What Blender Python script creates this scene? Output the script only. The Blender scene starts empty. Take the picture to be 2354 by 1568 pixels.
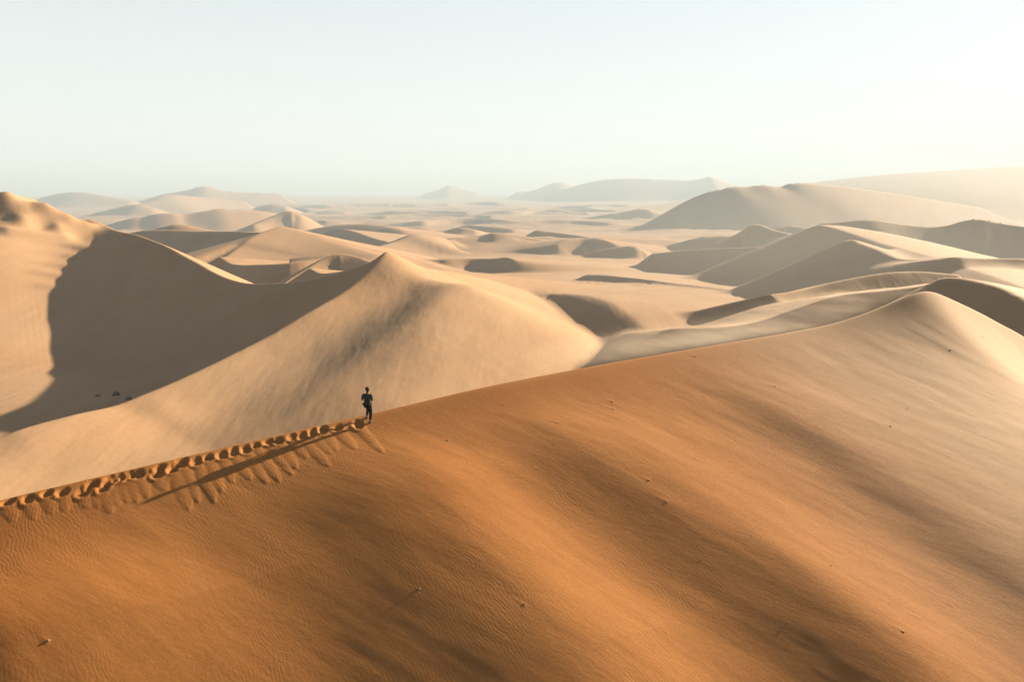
import bpy, bmesh, math, random
import numpy as np
from mathutils import Vector, Matrix

random.seed(7)
rng = np.random.default_rng(11)
scene = bpy.context.scene

# ------------------------------------------------------------------ camera
PITCH = math.radians(11.44)
LENS = 26.0
cam_d = bpy.data.cameras.new('camera')
cam_d.lens = LENS
cam_d.sensor_width = 36.0
cam_d.clip_start = 0.1
cam_d.clip_end = 60000
cam = bpy.data.objects.new('camera', cam_d)
scene.collection.objects.link(cam)
cam.location = (0, 0, 0)
cam.rotation_euler = (math.pi / 2 - PITCH, 0, 0)
scene.camera = cam

# ------------------------------------------------------------------ sky, sun, exposure
SUN_AZ = math.radians(52.0)      # clockwise from +Y
SUN_EL = math.radians(17.3)
world = bpy.data.worlds.new('World')
scene.world = world
world.use_nodes = True
wn = world.node_tree.nodes
wl = world.node_tree.links
wn.clear()
sky = wn.new('ShaderNodeTexSky')
sky.sky_type = 'NISHITA'
sky.sun_disc = False
sky.sun_elevation = SUN_EL
sky.sun_rotation = SUN_AZ
sky.altitude = 2000
sky.air_density = 1.0
sky.dust_density = 1.0
sky.ozone_density = 1.0
# dusty air: a pale veil that is thickest towards the horizon, the same all round
geo = wn.new('ShaderNodeNewGeometry')
sep = wn.new('ShaderNodeSeparateXYZ')
wl.new(geo.outputs['Incoming'], sep.inputs[0])
ab = wn.new('ShaderNodeMath'); ab.operation = 'ABSOLUTE'
wl.new(sep.outputs['Z'], ab.inputs[0])
ml = wn.new('ShaderNodeMath'); ml.operation = 'MULTIPLY'; ml.inputs[1].default_value = -1.25
wl.new(ab.outputs[0], ml.inputs[0])
ex = wn.new('ShaderNodeMath'); ex.operation = 'EXPONENT'
wl.new(ml.outputs[0], ex.inputs[0])
fc = wn.new('ShaderNodeMath'); fc.operation = 'MULTIPLY'; fc.inputs[1].default_value = 0.97
wl.new(ex.outputs[0], fc.inputs[0])
mx = wn.new('ShaderNodeMix'); mx.data_type = 'RGBA'
wl.new(fc.outputs[0], mx.inputs['Factor'])
dim = wn.new('ShaderNodeMix'); dim.data_type = 'RGBA'; dim.blend_type = 'MULTIPLY'
dim.inputs['Factor'].default_value = 1.0
dim.inputs[7].default_value = (0.66, 0.58, 0.465, 1)
wl.new(sky.outputs[0], dim.inputs[6])
wl.new(dim.outputs[2], mx.inputs[6])
mx.inputs[7].default_value = (2.86, 2.98, 2.92, 1)
bg = wn.new('ShaderNodeBackground')
bg.inputs['Strength'].default_value = 0.05
wo = wn.new('ShaderNodeOutputWorld')
wl.new(mx.outputs[2], bg.inputs['Color'])
wl.new(bg.outputs[0], wo.inputs['Surface'])

sun_d = bpy.data.lights.new('sun', 'SUN')
sun_d.energy = 5.0
sun_d.angle = math.radians(0.6)
sun_d.color = (1.0, 0.80, 0.56)
sun = bpy.data.objects.new('sun', sun_d)
scene.collection.objects.link(sun)
SUNV = Vector((math.sin(SUN_AZ) * math.cos(SUN_EL), math.cos(SUN_AZ) * math.cos(SUN_EL), math.sin(SUN_EL)))
sun.rotation_euler = SUNV.to_track_quat('Z', 'Y').to_euler()
sun.location = (60, 40, 60)

vs = scene.view_settings
vs.view_transform = 'Standard'
vs.look = 'None'
vs.gamma = 1.0
vs.use_curve_mapping = False
vs.exposure = 2.7
scene.cycles.use_denoising = True
scene.cycles.max_bounces = 6
scene.cycles.volume_bounces = 0

USE_HAZE = True

# ------------------------------------------------------------------ helpers
F = 2354 * LENS / 36.0
CP, SP = math.cos(PITCH), math.sin(PITCH)


def at(px, py, Y):
    """a spot seen at (px, py) of the 2354-wide picture, Y metres ahead of the camera"""
    xc = (px - 1177) / F
    yc = (784 - py) / F
    dy = CP + yc * SP
    dz = -SP + yc * CP
    k = Y / dy
    return (xc * k, Y, dz * k)


def hash2(ix, iy, seed):
    n = (ix * 374761393 + iy * 668265263 + seed * 974711) & 0xFFFFFFFF
    n = ((n ^ (n >> 13)) * 1274126177) & 0xFFFFFFFF
    n = n ^ (n >> 16)
    return (n & 0xFFFFFF).astype(np.float64) / 0xFFFFFF * 2 - 1


def vnoise(x, y, seed=0):
    ix = np.floor(x).astype(np.int64)
    iy = np.floor(y).astype(np.int64)
    fx = x - ix
    fy = y - iy
    u = fx * fx * fx * (fx * (fx * 6 - 15) + 10)
    v = fy * fy * fy * (fy * (fy * 6 - 15) + 10)
    a = hash2(ix, iy, seed)
    b = hash2(ix + 1, iy, seed)
    c = hash2(ix, iy + 1, seed)
    d = hash2(ix + 1, iy + 1, seed)
    return (a * (1 - u) + b * u) * (1 - v) + (c * (1 - u) + d * u) * v


def fbm(x, y, seed=0, octv=3):
    s = 0
    a = 1.0
    for i in range(octv):
        s = s + a * vnoise(x * 2 ** i + i * 17.3, y * 2 ** i - i * 9.1, seed + i)
        a *= 0.5
    return s


def smax(a, b, k):
    h = np.maximum(k - np.abs(a - b), 0) / k
    return np.maximum(a, b) + h * h * k * 0.25


def sstep(e0, e1, x):
    t = np.clip((x - e0) / (e1 - e0), 0, 1)
    return t * t * (3 - 2 * t)


def spline(pts, n=6):
    p = np.array(pts, float)
    if len(p) < 3:
        return p
    q = np.vstack([2 * p[0] - p[1], p, 2 * p[-1] - p[-2]])
    out = []
    for i in range(1, len(q) - 2):
        for t in np.linspace(0, 1, n, endpoint=False):
            a, b, c, d = q[i - 1], q[i], q[i + 1], q[i + 2]
            out.append(0.5 * (2 * b + (c - a) * t + (2 * a - 5 * b + 4 * c - d) * t * t + (3 * b - a - 3 * c + d) * t ** 3))
    out.append(p[-1])
    return np.array(out)


def seg_prep(poly, soft=0.0):
    p = np.asarray(poly, float)
    a, e = p[:-1], p[1:] - p[:-1]
    L = np.hypot(e[:, 0], e[:, 1]) + 1e-9
    acc = np.concatenate([[0], np.cumsum(L)[:-1]])
    T = acc[-1] + L[-1]
    ta = np.linspace(0, T, 400)
    tz = np.interp(ta, np.append(acc, T), p[:, 2])
    sg = min(40.0, max(1.0, 400 / len(L) * 0.45))
    kk = np.arange(-int(3 * sg), int(3 * sg) + 1)
    kw = np.exp(-0.5 * (kk / sg) ** 2)
    kw /= kw.sum()
    m = len(kk) // 2
    pad = np.concatenate([2 * tz[0] - tz[m:0:-1], tz, 2 * tz[-1] - tz[-2:-m - 2:-1]])
    tz = np.convolve(pad, kw, 'valid')
    if soft > 0:
        sg = 400 / T * soft * 1.3
        kk = np.arange(-int(3 * sg), int(3 * sg) + 1)
        kw = np.exp(-0.5 * (kk / sg) ** 2)
        m = len(kk) // 2
        pad = np.concatenate([tz[0] + (tz[1] - tz[0]) * np.arange(-m, 0), tz, tz[-1] + (tz[-1] - tz[-2]) * np.arange(1, m + 1)])
        return a, e, L, acc, ta, tz, np.convolve(pad, kw / kw.sum(), 'valid'), soft
    return a, e, L, acc, ta, tz


def polydist(sg, X, Y, cx, cy, rad, cut=None, cap=1.0):
    """signed-side nearest distance to a polyline: dist, side (+1 left .. -1 right), z, arclength;
    only segments that can be nearest to the tile (centre cx, cy, radius rad) are tried"""
    a, e, L, acc, ta, tz = sg[:6]
    t = np.clip(((cx - a[:, 0]) * e[:, 0] + (cy - a[:, 1]) * e[:, 1]) / (L * L), 0, 1)
    ds = np.hypot(cx - a[:, 0] - t * e[:, 0], cy - a[:, 1] - t * e[:, 1])
    dmin = ds.min()
    use = np.nonzero(ds <= dmin + 2 * rad + 1e-6)[0]
    if cut is not None:
        m_, mc_, floor_ = cut
        zt = np.maximum(a[use, 2], a[use, 2] + e[use, 2]) - np.maximum(m_ * (ds[use] - rad) - mc_, 0)
        if zt.max() < floor_:
            return None
    Xf = (X - cx).astype(np.float32)
    Yf = (Y - cy).astype(np.float32)
    best = None
    for i in use:
        ux, uy = float(e[i, 0] / L[i]), float(e[i, 1] / L[i])
        rx = Xf - np.float32(a[i, 0] - cx)
        ry = Yf - np.float32(a[i, 1] - cy)
        p = rx * np.float32(ux) + ry * np.float32(uy)
        cr = ry * np.float32(ux) - rx * np.float32(uy)
        q = np.minimum(np.maximum(p, 0), np.float32(L[i]))
        o = p - q
        d2 = cr * cr + o * o
        q += np.float32(acc[i])
        if best is None:
            best, side, arc = d2, cr, q
        else:
            m = d2 < best
            np.copyto(best, d2, where=m)
            np.copyto(side, cr, where=m)
            np.copyto(arc, q, where=m)
    if cap > 1.0:
        if 0 in use:
            p = (Xf - np.float32(a[0, 0] - cx)) * np.float32(e[0, 0] / L[0]) + (Yf - np.float32(a[0, 1] - cy)) * np.float32(e[0, 1] / L[0])
            best = np.where((arc <= 0) & (p < 0), best + (cap * cap - 1) * p * p, best)
        if len(L) - 1 in use:
            p = (Xf - np.float32(a[-1, 0] + e[-1, 0] - cx)) * np.float32(e[-1, 0] / L[-1]) + (Yf - np.float32(a[-1, 1] + e[-1, 1] - cy)) * np.float32(e[-1, 1] / L[-1])
            best = np.where((p > 0) & (arc >= acc[-1] + L[-1] - 1e-3), best + (cap * cap - 1) * p * p, best)
    d = np.sqrt(best.astype(np.float64))
    sd = np.clip(side / np.maximum(d, 1e-6), -1, 1)
    z = np.interp(arc, ta, tz)
    if len(sg) > 6:
        f = np.exp(-d / sg[7])
        z = z * f + np.interp(arc, ta, sg[6]) * (1 - f)
    return d, sd, z, arc.astype(np.float64)


# ------------------------------------------------------------------ dune field
ZB = -42.0
RIDGES = []
# the land sinks gently away from the camera; far dunes are large
KY0 = np.array([0, 300, 500, 1000, 2000, 5200, 6000.0])
KY1 = np.array([0, 300, 600, 1800, 3600, 7000, 8000.0])


def far_y(y):
    return np.interp(y, KY0, KY1)


def base_z(r):
    return ZB * np.interp(r, KY1, np.concatenate([[1], KY1[1:] / KY0[1:]]))


def ridge(pts, near=(0.6, 0.3, 1e9), far=(0.25, 0.3, 1e9), k=1.5, n=4, cap=2.0, fit=None, soft=0.0):
    """pts left to right as seen by the camera; near = (slope, rounding, max drop) of the camera side"""
    p = np.array(pts, float)
    y_mean = float(p[:, 2].mean())
    p[:, 2] = far_y(p[:, 2])
    sc_ = float(p[:, 2].mean()) / y_mean
    near, far, k = (near[0], near[1] * sc_, near[2]), (far[0], far[1] * sc_, far[2]), k * sc_
    dg = fit if fit is not None else (1 if len(p) < 4 else 2)
    t = p[:, 0] / 1000
    cf = np.polyfit(t, 1 / p[:, 2], dg)
    q = spline(np.column_stack([p[:, 0], p[:, 1], p[:, 0]]), n)
    for _ in range(2):
        q[1:-1, 1] = 0.25 * q[:-2, 1] + 0.5 * q[1:-1, 1] + 0.25 * q[2:, 1]
    poly = np.array([at(a_, b_, 1 / np.polyval(cf, a_ / 1000)) for a_, b_, _ in q])
    zt = poly[:, 2].max()
    assert min(near[2], far[2]) > zt - ZB + 5, pts[0]
    rn = 0
    for m_, c_, A_ in (near, far):
        H_ = zt - ZB * sc_ + 6 * sc_
        G_ = H_ if A_ > 1e8 else -A_ * math.log(max(1 - H_ / A_, 0.03))
        rn = max(rn, (G_ + m_ * c_) / m_ + 10 * sc_)
    RIDGES.append((seg_prep(poly, soft), near, far, k, rn, cap))


def slope_f(d, m, c, A):
    g = m * (np.sqrt(d * d + c * c) - c)
    if A < 1e8:
        g = A * (1 - np.exp(-g / A))
    return g


# near dune (the ridge the walker follows); crest in world metres
CR0 = np.array([-7.05, 34.6])
CRD = np.array([0.868, 0.496])
CRD = CRD / np.linalg.norm(CRD)
CRN = np.array([CRD[1], -CRD[0]])          # downhill, towards the camera


def crest_pt(s, z, off=0.0):
    p = CR0 + CRD * s - CRN * off
    return (p[0], p[1], z)


_cs = np.array([-140, -95, -60, -35, -22, -15, -7, 0, 7, 13.9, 21, 28.9, 34, 39, 45.1, 52.2, 60.7, 75, 100, 125, 160])
_cz = np.array([-44, -30, -20.5, -14.7, -12.75, -11.85, -11.22, -10.66, -10.1, -9.83, -9.65, -9.45, -9.25, -8.6, -7.3, -9.6, -12.7, -19, -31, -42, -58.0])
CS = np.linspace(-140, 160, 3001)


def gsm(v, sig):
    k = np.arange(-int(3.5 * sig), int(3.5 * sig) + 1)
    w = np.exp(-0.5 * (k / sig) ** 2)
    m = len(k) // 2
    p = np.concatenate([2 * v[0] - v[m:0:-1], v, 2 * v[-1] - v[-2:-m - 2:-1]])
    return np.convolve(p, w / w.sum(), 'valid')


CZ = gsm(np.interp(CS, _cs, _cz), 14)          # crest height along the ridge
CC = gsm(np.interp(CS, _cs, _cz), 130)         # its broad shape, which the face follows further down
CC = CC + 0.25 * np.exp(-((CS - 45) / 14) ** 2) - 0.0030 * np.clip(CS - 12, 0, 60) ** 2

# mid dune with the long diagonal crest
ridge([(-260, 1085, 78), (-120, 1050, 82), (0, 1013, 86), (63, 991, 89), (114, 976, 92), (193, 953, 96.5), (269, 938, 101), (320, 916, 104.5), (400, 884, 110.5),
       (505, 833, 119.5), (606, 783, 130), (715, 715, 143), (833, 648, 160), (888, 594, 168), (925, 606, 174.5), (980, 616, 186), (1050, 626, 203), (1120, 641, 223), (1200, 665, 251), (1280, 692, 288)],
      near=(0.39, 0.4, 1e9), far=(0.62, 0.3, 1e9), k=1.5, fit=1, soft=20)
# flank running on to the right from the peak
# saddle rim
ridge([(202, 524, 250), (227, 528, 247), (252, 530, 245), (307, 539, 238), (366, 560, 227), (446, 598, 212), (501, 631, 201), (564, 652, 191),
       (673, 648, 184), (757, 633, 178), (854, 610, 171), (888, 594, 168)], near=(0.60, 0.4, 1e9), far=(0.5, 0.3, 1e9), k=7.0)
# left dune
ridge([(-420, 425, 215), (-200, 438, 227), (0, 463, 239), (110, 491, 245), (202, 524, 251)], near=(0.42, 3, 1e9), far=(0.45, 0.5, 1e9), k=13, fit=1, n=10)

# behind the saddle
ridge([(300, 535, 430), (358, 527, 430), (481, 531, 425), (567, 532, 420), (618, 533, 414), (646, 524, 408)], near=(0.5, 1, 1e9), far=(0.2, 2, 1e9), k=3)
ridge([(340, 530, 520), (363, 525, 520), (410, 514, 520), (470, 527, 520), (520, 533, 520)], near=(0.45, 1, 1e9), far=(0.2, 2, 1e9), k=3)
ridge([(455, 628, 335), (483, 608, 350), (551, 571, 372), (567, 557, 382), (600, 541, 395), (646, 524, 408)], near=(0.22, 1.0, 1e9), far=(0.62, 0.4, 1e9), k=2)
ridge([(646, 524, 408), (700, 540, 400), (780, 562, 395), (860, 585, 380)], near=(0.17, 4, 1e9), far=(0.2, 4, 1e9), k=4)
ridge([(505, 590, 330), (518, 597, 318), (534, 606, 310), (585, 610, 308), (637, 608, 308), (695, 602, 310), (730, 596, 312), (760, 585, 316)], near=(0.6, .4, 1e9), far=(0.12, .6, 1e9), k=1.5)
ridge([(630, 672, 236), (660, 650, 246), (718, 610, 270), (760, 586, 290), (800, 584, 292), (855, 604, 272)], near=(0.3, .8, 1e9), far=(0.5, .8, 1e9), k=3)
ridge([(712, 618, 246), (725, 624, 240), (741, 630, 236), (787, 622, 234), (852, 605, 222)], near=(0.55, .3, 1e9), far=(0.15, .5, 1e9), k=1)

# blowouts and small slip faces on the plain
SL = (0.6, .4, 1e9)
ridge([(1010, 612, 396), (1018, 604, 400), (1037, 595, 405), (1089, 593, 407), (1138, 595, 403), (1164, 592, 399), (1185, 600, 394)], near=SL, far=(0.10, 1, 1e9), k=1.5)
ridge([(755, 530, 620), (770, 526, 620), (791, 525, 618), (828, 537, 600), (866, 550, 580), (905, 559, 565)], near=SL, far=(0.12, 1, 1e9), k=2)
ridge([(700, 530, 690), (760, 518, 690), (830, 514, 690), (880, 518, 680), (930, 530, 670)], near=(0.35, 2, 1e9), far=(0.12, 1, 1e9), k=2)
ridge([(890, 543, 720), (910, 532, 728), (940, 522, 735), (977, 521, 735), (1015, 530, 725), (1057, 521, 725), (1090, 528, 735)], near=(0.55, .5, 1e9), far=(0.12, 1, 1e9), k=2)
ridge([(869, 567, 535), (918, 552, 550), (947, 537, 562), (992, 541, 570), (1040, 552, 575)], near=(0.3, 2, 1e9), far=(0.35, .6, 1e9), k=3)
ridge([(1025, 556, 575), (1033, 551, 578), (1052, 545, 582), (1108, 544, 585), (1134, 534, 588), (1190, 541, 590), (1260, 552, 590)], near=SL, far=(0.12, 1, 1e9), k=2)
ridge([(1278, 564, 545), (1310, 549, 552), (1345, 547, 556), (1385, 550, 552), (1425, 568, 540)], near=SL, far=(0.12, 1, 1e9), k=2)
ridge([(1230, 530, 650), (1246, 530, 650), (1294, 537, 640), (1350, 544, 625), (1406, 555, 600)], near=SL, far=(0.12, 1, 1e9), k=2)
ridge([(1375, 575, 530), (1400, 571, 530), (1454, 564, 530), (1475, 572, 530)], near=SL, far=(0.12, 1, 1e9), k=2)
ridge([(1060, 520, 850), (1075, 517, 850), (1126, 521, 840), (1180, 526, 830)], near=SL, far=(0.1, 1, 1e9), k=2)
ridge([(870, 489, 1500), (888, 486, 1500), (906, 484, 1500), (966, 488, 1480)], near=SL, far=(0.1, 1, 1e9), k=3)
ridge([(730, 486, 1600), (754, 483, 1600), (790, 485, 1600)], near=SL, far=(0.1, 1, 1e9), k=3)
ridge([(1110, 489, 1500), (1167, 481, 1500), (1197, 488, 1500)], near=SL, far=(0.1, 1, 1e9), k=3)
ridge([(1235, 487, 1550), (1260, 485, 1550), (1305, 488, 1540), (1350, 486, 1540)], near=SL, far=(0.1, 1, 1e9), k=3)
ridge([(1415, 490, 1250), (1445, 484, 1250), (1478, 479, 1250), (1499, 488, 1230)], near=SL, far=(0.1, 1, 1e9), k=3)
ridge([(1340, 634, 352), (1350, 631, 353), (1406, 633, 350), (1480, 643, 338), (1553, 652, 326), (1613, 659, 318), (1669, 665, 312), (1753, 675, 300), (1800, 680, 290)], near=(0.55, .6, 1e9), far=(0.10, 1, 1e9), k=2, n=6)
# dome with the dark left flank
ridge([(1250, 677, 250), (1290, 674, 241), (1340, 677, 229), (1400, 691, 212), (1445, 715, 191), (1475, 742, 175), (1505, 775, 160)], near=(0.46, 3.0, 1e9), far=(0.09, 4, 1e9), k=2.5)

# ridges behind the near crest, right half
ridge([(1240, 930, 130), (1290, 893, 130.5), (1347, 853, 131), (1400, 826, 131.5), (1457, 796, 132), (1522, 762, 132.5), (1560, 754, 133), (1630, 752, 133.5), (1702, 748, 134), (1777, 731, 134.5), (1902, 687, 135.5), (1987, 671, 136), (2102, 657, 137), (2180, 642, 138)],
      near=(0.60, .4, 1e9), far=(0.22, .6, 1e9), k=1.5, fit=1, n=5)
ridge([(1770, 680, 172), (1850, 668, 176), (1920, 650, 182), (2004, 634, 186), (2072, 626, 188), (2136, 624, 190), (2200, 630, 188)], near=(0.5, .4, 1e9), far=(0.3, .6, 1e9), k=1.5)
ridge([(2110, 672, 124), (2140, 655, 121), (2168, 638, 117), (2232, 644, 108), (2292, 662, 97), (2354, 686, 87), (2500, 745, 70)], near=(0.6, .3, 1e9), far=(0.2, .8, 1e9), k=1)
ridge([(1730, 690, 284), (1765, 670, 286), (1832, 634, 290), (1920, 590, 296), (1952, 552, 300), (2000, 570, 300), (2050, 590, 298)], near=(0.5, .6, 1e9), far=(0.45, .6, 1e9), k=2, fit=1)
ridge([(1952, 552, 300), (2012, 574, 280), (2056, 592, 265), (2140, 616, 245)], near=(0.45, .6, 1e9), far=(0.3, 3, 1e9), k=2)
ridge([(2170, 596, 232), (2196, 588, 235), (2264, 595, 232), (2354, 594, 232), (2500, 600, 230), (2700, 620, 225)], near=(0.55, .5, 1e9), far=(0.15, 1, 1e9), k=2)
ridge([(1500, 582, 440), (1549, 577, 432), (1653, 570, 420), (1757, 567, 402), (1797, 557, 392), (1844, 534, 382), (1884, 517, 372)], near=(0.42, .8, 1e9), far=(0.4, .8, 1e9), k=2)
ridge([(1884, 517, 372), (1930, 527, 352), (2010, 552, 318), (2120, 585, 272), (2192, 604, 245), (2262, 626, 212), (2354, 658, 172), (2480, 705, 135)], near=(0.4, .8, 1e9), far=(0.3, 40, 1e9), k=3, n=6)
ridge([(1640, 562, 520), (1653, 558, 520), (1693, 538, 520), (1737, 512, 520), (1772, 526, 515), (1824, 538, 500), (1870, 550, 480)], near=(0.4, .8, 1e9), far=(0.4, 1, 1e9), k=2)
ridge([(1580, 554, 560), (1593, 549, 560), (1620, 543, 562), (1670, 541, 562), (1700, 546, 560)], near=SL, far=(0.2, 1, 1e9), k=2)
ridge([(1770, 528, 640), (1815, 516, 640), (1850, 524, 630), (1890, 532, 610)], near=(0.45, .6, 1e9), far=(0.3, 1, 1e9), k=2)
ridge([(1890, 514, 470), (1912, 512, 470), (1960, 508, 468), (2012, 505, 466), (2092, 518, 458), (2172, 521, 455), (2236, 502, 462), (2300, 512, 450), (2354, 520, 445), (2500, 535, 430), (2700, 545, 400)], near=(0.42, .6, 1e9), far=(0.25, 1, 1e9), k=2)
# big hazy dune and the range behind it
ridge([(1413, 528, 885), (1493, 514, 888), (1545, 480, 892), (1580, 461, 895), (1610, 447, 900), (1637, 438, 904), (1660, 434, 906), (1685, 428, 909), (1715, 430, 912), (1753, 423, 916), (1785, 429, 920), (1804, 427, 922), (1822, 420, 924), (1872, 422, 930), (1950, 430, 945), (2080, 448, 970), (2250, 476, 1000)], near=(0.40, 1.0, 1e9), far=(0.3, 2, 1e9), k=3, fit=1, n=5, soft=30)
ridge([(1495, 533, 868), (1540, 500, 876), (1597, 463, 886)], near=(0.45, 1, 1e9), far=(0.45, 1, 1e9), k=4)
ridge([(1700, 440, 2000), (1800, 427, 1950), (1872, 419, 1900), (2012, 402, 1900), (2172, 392, 1900), (2354, 380, 1850), (2600, 370, 1800), (3000, 360, 1700)], near=(0.085, 40, 1e9), far=(0.1, 40, 1e9), k=25)
# far hills
ridge([(1190, 441, 4500), (1230, 437, 4500), (1283, 416, 4500), (1325, 432, 4500), (1360, 440, 4500)], near=(0.3, 10, 1e9), far=(0.3, 10, 1e9), k=15)
ridge([(1270, 441, 4000), (1310, 430, 4000), (1350, 419, 4000), (1400, 411, 4000), (1440, 409, 4000), (1510, 411, 4000), (1570, 413, 4000), (1612, 411, 4000), (1630, 403, 4000), (1660, 416, 4000), (1700, 427, 4000), (1760, 436, 4000)], near=(0.45, 10, 1e9), far=(0.3, 10, 1e9), k=12)
ridge([(985, 441, 5200), (1010, 435, 5200), (1033, 423, 5200), (1060, 434, 5200), (1090, 441, 5200)], near=(0.35, 10, 1e9), far=(0.3, 10, 1e9), k=12)
ridge([(320, 462, 2500), (380, 444, 2500), (410, 441, 2500), (440, 433, 2500), (470, 427, 2500), (500, 434, 2500), (540, 441, 2600), (640, 444, 2700)], near=(0.48, 8, 1e9), far=(0.2, 8, 1e9), k=10)
ridge([(280, 480, 1600), (330, 466, 1650), (370, 450, 1700), (400, 447, 1750), (460, 452, 1800), (560, 462, 1900)], near=(0.5, 5, 1e9), far=(0.3, 5, 1e9), k=8)
ridge([(20, 470, 2300), (75, 460, 2300), (120, 447, 2300), (175, 440, 2300), (230, 448, 2300), (300, 460, 2300)], near=(0.48, 8, 1e9), far=(0.2, 8, 1e9), k=10)
ridge([(180, 500, 1400), (240, 484, 1400), (310, 468, 1400), (350, 478, 1400)], near=(0.55, 5, 1e9), far=(0.2, 8, 1e9), k=8)
ridge([(210, 527, 900), (260, 512, 900), (300, 500, 900), (330, 498, 900), (360, 490, 910), (400, 488, 920), (420, 493, 920), (460, 487, 930), (500, 479, 950), (540, 482, 960), (600, 483, 970), (660, 495, 980)], near=(0.58, 1, 1e9), far=(0.3, 2, 1e9), k=5)
ridge([(580, 519, 780), (620, 500, 800), (652, 487, 815), (672, 484, 820), (690, 492, 815)], near=(0.58, 1, 1e9), far=(0.35, 2, 1e9), k=4)
ridge([(590, 475, 1500), (620, 468, 1500), (655, 472, 1500)], near=(0.5, 1, 1e9), far=(0.2, 2, 1e9), k=4)

# scattered low slip faces on the plain
_sr = random.Random(23)
for _i in range(26):
    _py = _sr.choice([_sr.uniform(464, 490), _sr.uniform(478, 515), _sr.uniform(500, 545)])
    _px = _sr.uniform(600, 1760)
    if 1440 < _px < 1900 and _py < 540:
        continue
    _dz = at(1177, _py + 3, 1.0)[2]
    _y = (ZB - 1.5) / _dz
    _f = (_py - 455) / 80
    _h = _sr.uniform(2.5, 5.5) * (0.35 + _f)
    _w = _sr.uniform(45, 130) * (0.5 + _f)
    _pk = _sr.uniform(-0.35, 0.35)
    _b = _sr.uniform(0.03, 0.07)
    ridge([(_px - _w, _py + 2, _y * (1 - _b)), (_px + _w * (_pk - 0.5), _py - _h * 0.7, _y * (1 - _b * 0.2)), (_px + _w * _pk, _py - _h, _y), (_px + _w * (_pk + 0.45), _py - _h * 0.65, _y * (1 - _b * 0.2)), (_px + _w, _py + 2, _y * (1 - _b))],
          near=(0.58, .3, 1e9), far=(0.09, 1.0, 1e9), k=1.5, n=3)

NEAR_M = 0.47


SH = (math.sin(SUN_AZ), math.cos(SUN_AZ))


def near_face(S, D):
    cz = np.interp(S, CS, CZ)
    cc = np.interp(S, CS, CC)
    dp = np.maximum(D, 0)
    f = np.exp(-dp / 8.0)
    zn = cc * (1 - f) + cz * f - (NEAR_M - 0.14 * sstep(15, 45, S)) * (np.sqrt(D * D + 0.05) - 0.22)
    zf = cz - 0.56 * (np.sqrt(D * D + 0.02) - 0.14)
    return np.where(D > 0, zn, zf)


def near_hit(px, py):
    """where the line of sight through a picture spot meets the plain near face, in (s, d)"""
    d = at(px, py, 1.0)
    Ys = np.linspace(8, 90, 4000)
    S = (d[0] * Ys - CR0[0]) * CRD[0] + (d[1] * Ys - CR0[1]) * CRD[1]
    D = (d[0] * Ys - CR0[0]) * CRN[0] + (d[1] * Ys - CR0[1]) * CRN[1]
    g = near_face(S, D) - d[2] * Ys
    i = np.nonzero(g > 0)[0]
    i = i[0] if len(i) else int(np.argmax(np.where((D > -2) & (D < 3), g, -99)))
    return np.array([S[i], D[i]])


# low swells on the near face: (line of the swell, height, width on the shaded side, width on the sunny side)
SWELLS = []


def swell(px, amp, wl_, wr_):
    p = np.array([near_hit(*q) for q in px])
    SWELLS.append((p, amp, wl_, wr_))


swell([(800, 1010), (870, 1060), (960, 1160), (1080, 1310), (1200, 1450), (1330, 1560)], 1.2, 6.2, 4.4)
swell([(1150, 940), (1280, 1000), (1500, 1150), (1750, 1330), (2050, 1560)], 0.72, 3.6, 5.5)
swell([(-300, 1330), (-100, 1440), (60, 1550)], 1.3, 4.0, 7.0)
swell([(1700, 1220), (1900, 1390), (2100, 1540)], 0.22, 1.6, 3.0)
swell([(1640, 860), (1900, 1000), (2150, 1160), (2340, 1290)], 0.28, 2.5, 4.5)


def near_relief(S, D):
    """everything small on the near face"""
    o = np.zeros_like(S)
    for p, amp, wl_, wr_ in SWELLS:
        # the line as s(d), swells run down the face
        k = np.argsort(p[:, 1])
        s0 = np.interp(D, p[k, 1], p[k, 0])
        q = S - s0
        lo, hi = p[k[0], 1], p[k[-1], 1]
        f = sstep(lo - 1, lo + 5, D) * (1 - 0.7 * sstep(hi, hi + 8, D))
        o += amp * f * np.exp(-(q / np.where(q < 0, wl_, wr_)) ** 2)
    # wind-drawn streaks
    u = S * 0.80 - D * 0.60
    v = S * 0.60 + D * 0.80
    f = sstep(0.2, 3, D)
    o += f * (0.010 * fbm(u / 1.0, v / 4, 51, 3) + 0.034 * fbm(u / 4.0, v / 9, 57, 3))
    if S.min() < 2.5 and S.max() > -26 and D.max() > -1 and D.min() < 5:
        o = trail(S, D, o)
    if S.max() > -20 and S.min() < 55 and D.max() > 0 and D.min() < 24:
        o = tails(S, D, o)
    return o


# the walker's trail: pits trodden along the crest and the sand that slid below each
PITS_PX = [(820, 974), (773, 983), (742, 987), (717, 994), (692, 999), (669, 1005), (640, 1011), (616, 1017), (587, 1023), (562, 1031), (534, 1037),
           (510, 1045), (476, 1051), (450, 1059), (416, 1063), (398, 1074), (367, 1075), (360, 1089), (317, 1087), (294, 1092), (274, 1096), (252, 1102),
           (236, 1117), (211, 1112), (190, 1128), (145, 1130), (108, 1134), (66, 1144), (18, 1154), (-30, 1165), (-80, 1178), (-130, 1190)]
_pr = random.Random(5)
PITS = []
for _i, _p in enumerate(PITS_PX):
    _q = near_hit(*_p)
    PITS.append((_q[0] + _pr.uniform(-0.03, 0.03), max(_q[1], 0.16) + _pr.uniform(-0.03, 0.05), _pr.uniform(0.25, 0.31), _pr.uniform(0.27, 0.42), _pr.uniform(0.08, 0.165),
                 _pr.uniform(1.5, 2.6) if _i < 16 else _pr.uniform(0.7, 1.5), _pr.uniform(0.27, 0.34), _pr.uniform(0.06, 0.2)))


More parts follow.
